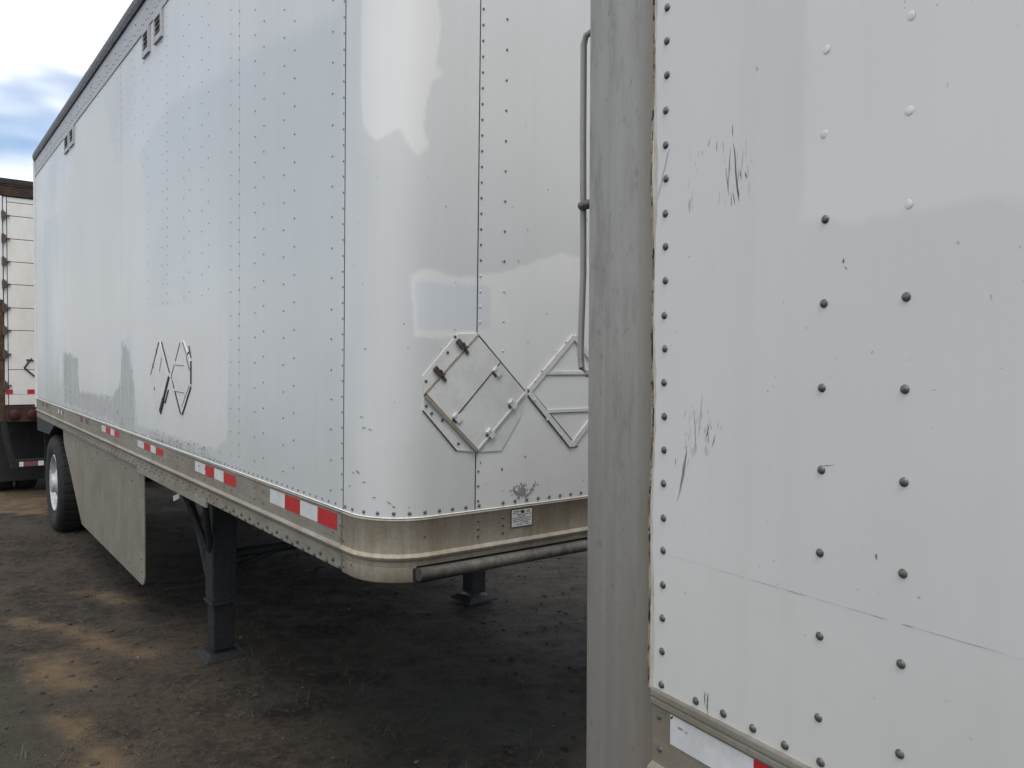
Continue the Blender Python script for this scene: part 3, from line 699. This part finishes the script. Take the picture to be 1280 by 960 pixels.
# side skirts behind the landing gear
for y in (-.012, -W_A + .018):
    t_ = []
    for k in range(7): a = -math.pi / 2 - k * math.pi / 12; t_.append((2.885 + .07 + .07 * math.cos(a), -.972 + .07 + .07 * math.sin(a)))
    pts = [(5.13, -.962)] + t_ + [(2.885, -.2), (6.12, -.2), (6.06, -.35), (5.75, -.55), (5.45, -.75)]
    mb = MB(); k = len(pts); v = [(x, y, z + GA) for x, z in pts] + [(x, y - .006, z + GA) for x, z in pts]
    mb.add(v, [tuple(range(k)), tuple(range(k, 2 * k))[::-1]] + [(i, k + i, k + (i + 1) % k, (i + 1) % k) for i in range(k)])
    sk = mb.build('side_skirt', 'skirt', TA)
    if y > -.5:
        for (x, z) in ((2.95, -.88), (2.95, -.80), (3.3, -.9), (4.2, -.91), (5.0, -.92), (3.4, -.26), (3.9, -.26), (4.4, -.26), (4.9, -.26), (5.4, -.26), (5.9, -.26), (3.2, -.32), (4.6, -.33)):
            mb = MB(); v, f = dome(.008, .006, 8); mb.add([(x + a, y + c, z + b + GA) for a, b, c in v], f); mb.build('bolt', 'rivet', sk, True)
# small white tag hanging below the rail
mb = MB(); mb.box((2.28, -.05, GA - .30), (.13, .004, .03), Matrix.Rotation(.28, 3, 'Y'), 0); mb.build('hanging_tag', 'tapewhite', TA)
# landing gear
def leg(yc, near):
    x = 2.20; gz_ = -.046
    mb = MB(); mb.box((x, yc, GA - .56), (.145, .145, .72), None, .012); lg = mb.build('landing_leg', 'legmat', TA)
    mb = MB(); mb.box((x, yc, (GA - .92 + gz_ + .05) / 2 + .0), (.125, .125, GA - .92 - gz_ - .05), None, .01); mb.build('inner_tube', 'frame', lg)
    mb = MB(); v = []; a_, b_ = .125, .08
    for (s, z) in ((a_, gz_ + .0), (a_, gz_ + .010), (b_, gz_ + .035)): v += [(x - s, yc - s, z), (x + s, yc - s, z), (x + s, yc + s, z), (x - s, yc + s, z)]
    f = [(0, 3, 2, 1), (8, 9, 10, 11)]
    for j in (0, 4):
        for i in range(4): f.append((j + i, j + (i + 1) % 4, j + 4 + (i + 1) % 4, j + 4 + i))
    mb.add(v, f); mb.build('foot', 'legmat', lg)
    sgn = 1 if near else -1
    mb = MB(); mb.tube([(x + .05, yc + .05 * sgn, GA - .82), (x + .22, yc + .06 * sgn, GA - .55), (x + .52, yc + .08 * sgn, GA - .22)], .022, 8); mb.build('brace', 'legmat', lg, True)
    mb = MB(); mb.tube([(x + .03, yc + .07 * sgn, GA - .62), (x + .12, yc + .2 * sgn, GA - .22)], .018, 8); mb.build('brace', 'legmat', lg, True)
    mb = MB(); mb.tube([(x - .03, yc + .07 * sgn, GA - .62), (x - .2, yc + .16 * sgn, GA - .22)], .018, 8); mb.build('brace', 'legmat', lg, True)
    mb = MB(); mb.box((x, yc, GA - .925), (.158, .158, .02), None, .004); mb.build('collar', 'legmat', lg)
leg(-.28, True); leg(-2.13, False)
mb = MB(); mb.tube([(2.2, -.34, GA - .66), (2.2, -2.07, GA - .66)], .028, 10); mb.build('cross_shaft', 'legmat', TA, True)
mb = MB(); mb.tube([(2.2, -.34, GA - .75), (2.2, -2.07, GA - .3)], .018, 8); mb.build('cross_brace', 'legmat', TA, True)

# wheels
def lathe(mb, prof, cx, cy, cz, seg=40):
    v = []; f = []; m_ = len(prof)
    for k in range(seg):
        a = k * 2 * math.pi / seg
        for (r_, y_) in prof: v.append((cx + r_ * math.cos(a), cy + y_, cz + r_ * math.sin(a)))
    for k in range(seg):
        for i in range(m_ - 1): f.append((k * m_ + i, k * m_ + i + 1, ((k + 1) % seg) * m_ + i + 1, ((k + 1) % seg) * m_ + i))
    mb.add(v, f)
def wheel(parent, x, y, z, out, r=.505):
    s = out
    mb = MB(); lathe(mb, [(q[0] * r / .5, q[1] * s) for q in [(.295, -.20), (.40, -.255), (.46, -.25), (.492, -.225), (.50, -.20), (.50, -.06), (.492, -.03), (.46, -.005), (.40, 0.), (.33, -.012), (.295, -.03), (.285, -.06)]], x, y, z)
    for k in range(36):
        a = k * math.pi / 18; c, s_ = math.cos(a), math.sin(a)
        mb.box((x + r * 1.0 * c, y - .13 * s, z + r * 1.0 * s_), (.012, .17, .05), Matrix.Rotation(-a, 3, 'Y'))
    w = mb.build('wheel', 'rubber', parent, True)
    mb = MB(); lathe(mb, [(.297, -.028 * s), (.288, -.018 * s), (.275, -.03 * s), (.262, -.075 * s), (.20, -.10 * s), (.15, -.085 * s), (.145, -.05 * s), (.10, -.035 * s), (.098, .005 * s), (.06, .012 * s), (.001, .014 * s)], x, y, z)
    mb.build('rim', 'rim', w, True)
    mb = MB()
    for k in range(10):
        a = k * math.pi / 5; mb.box((x + .168 * math.cos(a), y - .082 * s, z + .168 * math.sin(a)), (.028, .03, .028), None, .004)
    mb.build('wheel_nut', 'rivet', w)
    return w
for (y, s) in ((-.01, 1), (-.30, 1), (-W_A + .01, -1), (-W_A + .30, -1)): wheel(TA, 6.87, y, GA - .84, s)
mb = MB(); mb.tube([(6.87, -.3, GA - .84), (6.87, -W_A + .3, GA - .84)], .065, 14); mb.build('axle', 'frame', TA, True)
for y in (-.72, -W_A + .72):
    mb = MB(); mb.box((6.6, y, GA - .40), (1.9, .09, .38), None, .01); mb.build('suspension_rail', 'frame', TA)
mb = MB(); pts = [(6.52, -.19), (7.86, -.19), (7.84, -.36), (6.92, -.33)]
v = [(x, .002, z + GA) for x, z in pts] + [(x, -.45, z + GA) for x, z in pts]
mb.add(v, [(0, 1, 2, 3), (7, 6, 5, 4)] + [(i, 4 + i, 4 + (i + 1) % 4, (i + 1) % 4) for i in range(4)]); mb.build('fender', 'legmat', TA)
mb = MB(); mb.box((7.62, -.33, GA - .62), (.012, .58, .62), None, .003); mb.build('flap_or_shade_sheet', 'rubber', TA)

# ================================================================== TRAILER B: close at the right, seen along its side
GB = 1.1812
mB = frame_matrix((-.537, .843, .006), (.228, 1.257, 1.1812)) @ Matrix.Translation((0, 0, -GB))
TB = empty('box_trailer', mB, 'nearest white trailer wall with big rivets and a bare aluminium corner post', 'trailer', 'parked box trailers')
ZTB, W_B, LB = 2.60, 2.55, 7.2
def WB(u, z, o=0.): return (u, o, z + GB)          # u runs along the side: 0 at the post, negative towards the camera side
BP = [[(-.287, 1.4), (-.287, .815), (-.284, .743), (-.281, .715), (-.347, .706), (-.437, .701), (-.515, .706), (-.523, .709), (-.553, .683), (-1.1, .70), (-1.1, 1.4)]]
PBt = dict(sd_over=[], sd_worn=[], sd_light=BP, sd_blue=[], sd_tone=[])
PNL = [-.006, -1.215, -2.43, -3.65, -4.87, -6.09, -LB]
bpanels = []
for i in range(6):
    st = .02 if i == 0 else .2
    # slightly irregular cut edge next to the post
    def wob(u, z, o, i=i):
        e = .0025 * math.sin(z * 9.) + .002 * math.sin(z * 23 + 1) if (i == 0 and u > -.0065) else 0.
        return (u + e, o, z + GB)
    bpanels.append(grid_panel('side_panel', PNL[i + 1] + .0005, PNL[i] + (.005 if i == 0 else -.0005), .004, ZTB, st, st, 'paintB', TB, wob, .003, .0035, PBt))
# rivets: single ones where they can be picked out, joined rows beyond
dv, df = dome(.0063, .0036, 14)
RM = bpy.data.meshes.new('rivet'); RM.from_pydata([(a, c, b) for a, b, c in dv], [], [q[::-1] for q in df]); RM.update(); RM.materials.append(M['rivet'])
RM.polygons.foreach_set('use_smooth', [True] * len(RM.polygons))
RW = RM.copy(); RW.materials.clear(); RW.materials.append(M['white'])
def rivetB(u, z, white=False, o=.0030, s=1.):
    ob = bpy.data.objects.new('rivet', RW if white else RM); COL.objects.link(ob); ob.parent = bpanels[0]
    ob.location = (u + random.uniform(-.001, .001), o, z + GB + random.uniform(-.001, .001)); ob.scale = (s, s * (.28 if white else 1), s)
    ob.rotation_euler = (random.uniform(-.12, .12), random.uniform(0, 6), random.uniform(-.12, .12))
restB = MB()
def rest(u, z, o=.003, r=.006):
    v, f = dome(r, .0034, 8); restB.add([(u + a, o + c, z + b + GB) for a, b, c in v], f)
for k in range(48):
    z = .015 + k * .0538
    (rivetB if z < 1.3 else rest)(-.0285, z)
for j, u in enumerate((-.316, -.425, -.75, -.86, -1.19, -1.235)):
    for k in range(24):
        z = .072 + k * .1068
        if z > 1.2 or u < -.7: rest(u, z)
        else: rivetB(u, z, inside(u, z, BP, .005), s=.92)
for k in range(0, 120):
    u = -.103 - k * .0543
    (rivetB if u > -.6 else rest)(u, .016)
for z in (-.041, -.092): rivetB(-.023, z, False, .002, .8)
o = restB.build('rivet_rows', 'rivet', TB, True); o['kind'] = 'stuff'
# corner post: flat with a soft bend, rounded outer edge
prof = [(.012, -.06), (.012, -.004), (.008, .0005), (-.02, .0007), (-.02, -.06)]
post = [(-.02, -.06), (-.02, -.0012), (.03, -.0012), (.078, -.0008), (.083, -.0012), (.135, -.003), (.172, -.0042), (.178, -.0065), (.1825, -.011), (.185, -.019), (.1855, -.030), (.186, -.12), (.10, -.12)]
mb = MB(); zs = [-.42, -.2, 0, .4, .8, 1.3, 2.0, ZTB + .15]; v = [(x, y, z + GB) for z in zs for x, y in post]; m_ = len(post)
f = [(j * m_ + i, j * m_ + (i + 1) % m_, (j + 1) * m_ + (i + 1) % m_, (j + 1) * m_ + i) for j in range(len(zs) - 1) for i in range(m_)]
f += [tuple(range(m_))[::-1], tuple((len(zs) - 1) * m_ + k for k in range(m_))]
mb.add(v, f); mb.build('corner_post', 'post', TB, True)
mb = MB(); mb.add([(x, -W_B - y, z) for (x, y, z) in v], f); mb.build('corner_post', 'post', TB, True)
# rusty sealant line along the panel edge
mb = MB(); rr = random.Random(3); zz = np.arange(-.0, ZTB, .006); lft = []; rgt = []
for z in zz:
    e = .0025 * math.sin(z * 9.) + .002 * math.sin(z * 23 + 1)
    lft.append((.0015 + e + rr.uniform(.001, .0045) + .002 * (rr.random() < .2), z)); rgt.append((-.0015 + e - rr.uniform(0, .0012), z))
v = []
for (a, z), (b, _) in zip(lft, rgt): v += [(b, .0034, z + GB), ((a + b) / 2, .0044, z + GB), (a, .0012, z + GB), (a + .001, -.0015, z + GB)]
mb.add(v, [(i * 4 + k, i * 4 + k + 1, i * 4 + k + 5, i * 4 + k + 4) for i in range(len(zz) - 1) for k in range(3)])
mb.build('rusty_seal', 'joint', TB)
# stained strip of paint beside the seal
mb = MB(); v = []
for z in zz[::2]:
    w_ = .005 + .003 * math.sin(z * 17) + rr.uniform(0, .003)
    v += [(-.0005, .0033, z + GB), (-.0005 - max(.002, w_), .0033, z + GB)]
mb.add(v, [(i * 2, i * 2 + 1, i * 2 + 3, i * 2 + 2) for i in range(len(zz[::2]) - 1)]); mb.build('rust_stain', 'bleed', TB)
# bottom rail
prB = [(-.01, .004), (.0055, .004), (.007, .0), (.007, -.008), (.0035, -.010), (.0035, -.012), (.0065, -.0135), (.0065, -.021), (.003, -.024), (.002, -.026), (.002, -.118), (.012, -.124), (.016, -.132), (.010, -.142), (.002, -.15), (.002, -.22), (-.05, -.22), (-.05, -.15), (-.01, -.15)]
mb = MB(); sweep(mb, [-.006, -.5, -2, -LB], prB, True, WB); mb.build('bottom_rail', 'railA', TB)
mb = MB(); sweep(mb, [-.05, -.5, -2, -LB], [(q[0] - 0, q[1]) for q in prB], True, lambda u, z, o: (u, -W_B - o, z + GB)); mb.build('bottom_rail', 'railA', TB)
def tapeB(us):
    mb = MB(); sweep(mb, [us[0], us[-1]], [(.001, -.0735), (.0032, -.0735), (.0032, -.0265), (.001, -.0265)], True, WB); t = mb.build('reflective_tape', 'tapewhite', TB)
    for i in range(1, len(us) - 1, 2):
        mb = MB(); sweep(mb, [us[i], us[i + 1]], [(.002, -.0738), (.0038, -.0738), (.0038, -.0262), (.002, -.0262)], True, WB); mb.build('red_block', 'red', t)
    return t
tp = tapeB([-.048, -.2135, -.40, -.57, -.75])
tapeB([-1.6, -1.76, -1.93, -2.1, -2.28])
mb = MB()
for k, (du, dz, w_, h_) in enumerate(((0, 0, .0022, .0035), (.0028, 0, .0022, .0038), (.0056, 0, .0022, .0035), (.0084, 0, .0016, .0035), (.0125, -.0002, .002, .0006), (.0155, 0, .0024, .0006), (.0162, -.002, .0006, .004), (.0192, -.002, .0006, .004), (.0185, 0, .0024, .0006))):
    u = -.065 - du; z = -.0405 + dz
    sweep(mb, [u, u - w_], [(.003, z - h_ / 2), (.0036, z - h_ / 2), (.0036, z + h_ / 2), (.003, z + h_ / 2)], True, WB)
mb.build('small_print', 'scuff', tp)
mb = MB(); rr = random.Random(6); 
v = [(-.0485, .0037, -.030 + GB), (-.0545, .0037, -.0265 + GB), (-.0535, .0037, -.0305 + GB), (-.0495, .0037, -.0335 + GB)]
mb.add(v + [(a, .003, c) for a, b, c in v], [(0, 1, 2, 3), (7, 6, 5, 4), (0, 4, 5, 1), (1, 5, 6, 2), (2, 6, 7, 3), (3, 7, 4, 0)]); mb.build('torn_corner', 'black', tp)
# scratches: long thin flakes of missing paint
def needle(mb, u0, z0, u1, z1, w, rr, o=.00335):
    a, b = Vector((u0, z0)), Vector((u1, z1)); d = (b - a); n_ = Vector((-d.y, d.x)).normalized(); k = 7; L_, R_ = [], []
    for i in range(k):
        t = i / (k - 1); ww = w * math.sin(math.pi * min(.97, max(.03, t))) ** .7 * rr.uniform(.6, 1.2); c = a + d * t + n_ * rr.uniform(-.3, .3) * w
        L_.append(c + n_ * ww / 2); R_.append(c - n_ * ww / 2)
    v = [(p.x, o, p.y + GB) for p in L_] + [(p.x, o, p.y + GB) for p in R_]
    mb.add(v, [(i, i + 1, k + i + 1, k + i) for i in range(k - 1)])
m1, m2 = MB(), MB(); rr = random.Random(12)
N1 = lambda *a: needle(m1, *a, rr); N2 = lambda *a: needle(m2, *a, rr)
N1(-.166, .845, -.176, .762, .0034); N1(-.173, .79, -.177, .76, .0026); N1(-.152, .812, -.158, .772, .0016); N1(-.160, .84, -.157, .785, .0012); N1(-.164, .872, -.164, .856, .0015)
N1(-.165, .776, -.17, .757, .0018); N1(-.163, .77, -.163, .755, .0012); N1(-.178, .805, -.181, .79, .0015); N1(-.188, .80, -.19, .79, .0024); N1(-.135, .857, -.134, .84, .0011); N1(-.121, .862, -.118, .852, .0012)
for _ in range(34):
    u = rr.choice([rr.gauss(-.087, .008), rr.gauss(-.16, .012), rr.gauss(-.185, .007)]); z = rr.uniform(.765, .865); l_ = rr.uniform(.004, .022); N2(u, z, u + rr.uniform(-.002, .002), z - l_, rr.uniform(.0004, .001))
N2(-.1105, .484, -.103, .418, .0014); N1(-.125, .44, -.118, .418, .0018); N1(-.121, .44, -.124, .41, .0012); N1(-.137, .425, -.130, .405, .0012); N1(-.095, .45, -.0975, .40, .001)
for _ in range(40):
    u = rr.choice([rr.gauss(-.086, .008), rr.gauss(-.1, .01), rr.gauss(-.13, .01)]); z = rr.uniform(.40, .47); l_ = rr.uniform(.004, .02); N2(u, z, u + rr.uniform(-.004, .006), z - l_, rr.uniform(.0004, .0011))
needle(m2, -.0805, .402, -.060, .315, .0052, rr); needle(m2, -.0795, .395, -.065, .33, .004, rr); N1(-.056, .382, -.054, .37, .0016); N2(-.084, .385, -.081, .372, .0012)
N2(-.0365, .868, -.018, .82, .0032); N2(-.022, .825, -.008, .79, .002)
N1(-.1195, .037, -.121, .015, .0018); N1(-.126, .036, -.1265, .004, .003); N1(-.1225, .034, -.1228, .03, .0012)
# the long faint crease line
segs = [(-.036, -.12, .0006), (-.12, -.20, .0008), (-.2, -.262, .0012), (-.262, -.30, .0018), (-.305, -.35, .0008), (-.35, -.385, .0012), (-.385, -.408, .0018), (-.425, -.442, .0022), (-.445, -.54, .0012), (-.54, -.72, .0008), (-.72, -1.1, .001)]
for a, b, w_ in segs: needle(m2, a, .2255, b, .226, w_ * .7, rr)
for _ in range(30):
    u, z = rr.uniform(-.62, -.04), rr.uniform(.02, .72); a_ = rr.uniform(0, 3.14); l_ = rr.choice([.001, .0015, .002, .0035]); (N1 if rr.random() < .4 else N2)(u, z, u + l_ * math.cos(a_), z + l_ * math.sin(a_), rr.uniform(.0006, .0018))
N1(-.343, .660, -.344, .654, .0028); N1(-.345, .650, -.349, .646, .0015); N1(-.392, .302, -.393, .294, .0026); N1(-.315, .398, -.336, .402, .0008); N1(-.314, .397, -.316, .399, .002)
o = m1.build('deep_scratches', 'scuffdB', TB); o['kind'] = 'stuff'
o = m2.build('light_scratches', 'scuffB', TB); o['kind'] = 'stuff'
# grab handle standing off the end face
hx, hy = .207, -.030
mb = MB(); pts = [(.182, hy - .01, 1.14), (.205, hy - .005, 1.148), (.221, hy, 1.143), (.2275, hy, 1.128), (.228, hy, .95), (.2265, hy, .82), (.2255, hy, .70), (.2305, hy, .60), (.2325, hy, .545), (.229, hy, .522), (.217, hy - .004, .511), (.184, hy - .012, .511)]
mb.tube([(a, b, c + GB) for a, b, c in pts], .0062, 12); gh = mb.build('grab_handle', 'post', TB, True)
mb = MB(); mb.tube([(.180, hy + .002, .826 + GB), (.212, hy + .006, .826 + GB), (.226, hy + .006, .826 + GB), (.2305, hy + .006, .826 + GB)], [.009, .009, .008, .004], 12); mb.build('clamp', 'rivet', gh, True)
# body, roof, end doors, undercarriage
mb = MB(); mb.box((-LB / 2 + .02, -W_B / 2, GB + ZTB / 2 + .02), (LB + .06, W_B - .012, ZTB + .08)); mb.build('inner_wall', 'seam', TB)
mb = MB(); mb.box((-LB / 2 + .02, -W_B / 2, GB + ZTB + .13), (LB + .05, W_B - .02, .04), None, .008); mb.build('roof', 'white', TB)
mb = MB(); sweep(mb, [-.02, -2, -LB], [(-.01, ZTB - .01), (.006, ZTB - .01), (.006, ZTB + .15), (-.01, ZTB + .15)], True, WB); mb.build('top_rail', 'toprail', TB)
grid_panel('side_panel', -LB, -.05, .004, ZTB, .6, .6, 'paintB', TB, lambda u, z, o: (u, -W_B - o, z + GB), .003, .003, dict(sd_over=[], sd_worn=[], sd_light=[], sd_blue=[], sd_tone=[]))
for s in (0, 1):
    mb = MB(); mb.box((.10, -.13 - (W_B - .26) * (.25 + .5 * s), GB + ZTB / 2), (.04, (W_B - .26) / 2 - .008, ZTB - .05), None, .006); mb.build('end_door', 'white', TB)
mb = MB(); mb.box((.1, -W_B / 2, GB - .2), (.14, W_B - .25, .38), None, .01); mb.build('end_sill', 'railA', TB)
mb = MB(); mb.box((-LB / 2, -W_B / 2, GB - .1), (LB - .1, W_B - .12, .12)); mb.build('floor', 'frame', TB)
for (y, s) in ((-.01, 1), (-.30, 1), (-W_B + .01, -1), (-W_B + .30, -1)): wheel(TB, -1.6, y, .49, s)
mb = MB(); mb.tube([(-1.6, -.3, .49), (-1.6, -W_B + .3, .49)], .065, 12); mb.build('axle', 'frame', TB, True)
for y in (-.75, -W_B + .75):
    mb = MB(); mb.box((-1.6, y, GB - .38), (1.8, .09, .45), None, .01); mb.build('suspension_rail', 'frame', TB)
    mb = MB(); mb.box((-5.4, y + .2, (GB - .15) / 2 - .02), (.13, .13, GB - .15), None, .01); mb.build('landing_leg', 'legmat', TB)

# ================================================================== TRAILER C: old trailer end far left
mC0 = frame_matrix(AX, (-.583, 2.662, 1.2131)) @ Vector((9.3, 0, 0))
mC = frame_matrix((-.618, .786, 0), (mC0.x, mC0.y, 0))
TC = empty('box_trailer', mC, 'old white trailer end with rusty header and hinges, far left behind the others', 'trailer', 'parked box trailers')
ZC = mC0.z
YL, W_C = .265, 2.55
def bC(name, mat, x0, x1, y0, y1, z0, z1, parent=TC, bev=.006):
    mb = MB(); mb.box(((x0 + x1) / 2, (y0 + y1) / 2, (z0 + z1) / 2 + ZC), (abs(x1 - x0), abs(y1 - y0), abs(z1 - z0)), None, bev); return mb.build(name, mat, parent)
bC('box_wall', 'paintC', .06, 11.5, YL - .004, YL - W_C + .004, -.16, 2.66)
bC('roof_edge', 'dark', -.035, 11.5, YL + .01, YL - W_C - .01, 2.665, 2.735)
bC('header', 'rust', -.02, .055, YL, YL - W_C, 2.515, 2.66)
bC('header_strip', 'rustpost', -.028, -.021, YL - .01, YL - W_C + .01, 2.648, 2.662, TC, .001)
bC('corner_post', 'white', -.015, .055, YL, YL - .07, 1.19, 2.51)
bC('corner_post', 'rustpost', -.015, .055, YL, YL - .072, -.36, 1.185)
bC('corner_post', 'rustpost', -.015, .055, YL - W_C + .07, YL - W_C, -.36, 2.51)
bC('sill', 'rust', -.03, .055, YL - .074, YL - W_C + .074, -.37, -.165)
ys = [YL - .078, YL - W_C / 2 + .004, YL - W_C / 2 - .004, YL - W_C + .078]
zd = [-.155, .30, .803, 1.092, 1.391, 1.68, 1.973, 2.266, 2.44, 2.508]
for (a, b) in ((ys[0], ys[1]), (ys[2], ys[3])):
    dr = bC('door', 'seam', .005, .05, a, b, -.157, 2.51)
    for i in range(len(zd) - 1): bC('door_panel', 'paintC', -.004, .006, a - .045, b + .03, zd[i] + .004, zd[i + 1] - .004, dr, .003)
    bC('door_edge', 'white', -.004, .006, a - .002, a - .036, -.15, 2.505, dr, .003)
for z in (2.266, 1.973, 1.68, 1.391, 1.092, .803, .5, .1):
    mb = MB(); mb.box((-.022, YL - .083, z + ZC), (.03, .05, .09), None, .005); mb.box((-.018, YL - .12, z + ZC), (.02, .06, .018), None, .003)
    mb.tube([(-.035, YL - .075, z - .06 + ZC), (-.035, YL - .075, z + .06 + ZC)], .013, 8); mb.build('hinge', 'hinge', TC)
for (a, b, m_) in ((.177, .10, 'red'), (.098, -.056, 'tapewhite'), (-.058, -.16, 'red'), (-.162, -.32, 'tapewhite')): bC('reflective_tape', m_, -.0065, -.003, a, b, -.016, .046, TC, .0005)
for y in (.085, -.11, -1.9, -2.1):
    mb = MB(); mb.tube([(-.03, y, -.275 + ZC), (-.052, y, -.275 + ZC), (-.058, y, -.275 + ZC)], [.062, .06, .045], 20); mb.build('tail_lamp', 'lamp', TC, True)
mb = MB()
for a, b in (((-.05, .43), (-.13, .42)), ((-.07, .40), (-.11, .445)), ((-.075, .405), (-.025, .325)), ((-.025, .325), (-.14, .215))):
    mb.tube([(-.012, a[0], a[1] + ZC), (-.012, b[0], b[1] + ZC)], .010, 6)
mb.build('latch', 'black', TC)
for y in (YL - .33, YL - W_C + .33): bC('flap_or_shade_sheet', 'rubber', .75, .765, y + .32, y - .30, -1.22, -.36, TC, .002)  # black sheets added to stand for the shade under the trailer
bC('bumper', 'frame', -.06, .04, .13, -2.35, -.965, -.86)
for y in (.17, -2.0):
    mb = MB(); mb.tube([(.0, y + .03, -.36 + ZC), (-.01, y, -.6 + ZC), (-.02, y - .06, -.9 + ZC)], .04, 8); mb.build('bumper_strut', 'frame', TC, True)
for (a, b, m_) in ((.046, .0, 'tapewhite'), (-.002, -.16, 'brownred'), (-.162, -.225, 'tapewhite')): bC('reflective_tape', m_, -.066, -.061, a, b, -.945, -.885, TC, .0005)
for (y, s) in ((YL - .02, 1), (YL - .32, 1), (YL - W_C + .02, -1), (YL - W_C + .32, -1)): wheel(TC, 1.5, y, .49, s)
mb = MB(); mb.tube([(1.5, YL - .3, .49), (1.5, YL - W_C + .3, .49)], .065, 12); mb.build('axle', 'frame', TC, True)
mb = MB(); mb.box((5.6, YL - W_C / 2, ZC - .25), (10.8, W_C - .3, .16)); mb.build('floor', 'frame', TC)
for y in (YL - .7, YL - W_C + .7):
    mb = MB(); mb.box((1.4, y, ZC - .45), (2.6, .1, .4), None, .01); mb.build('suspension_rail', 'frame', TC)
    mb = MB(); mb.box((9, y + .1, (ZC - .3) / 2 - .02), (.13, .13, ZC - .3), None, .01); mb.build('landing_leg', 'legmat', TC)

for o in bpy.data.objects:
    if o.name.split('.')[0] in ('wheel_nut', 'small_print', 'shadow_gap', 'open_joint', 'louvre', 'placard_rods'): o['kind'] = 'stuff'
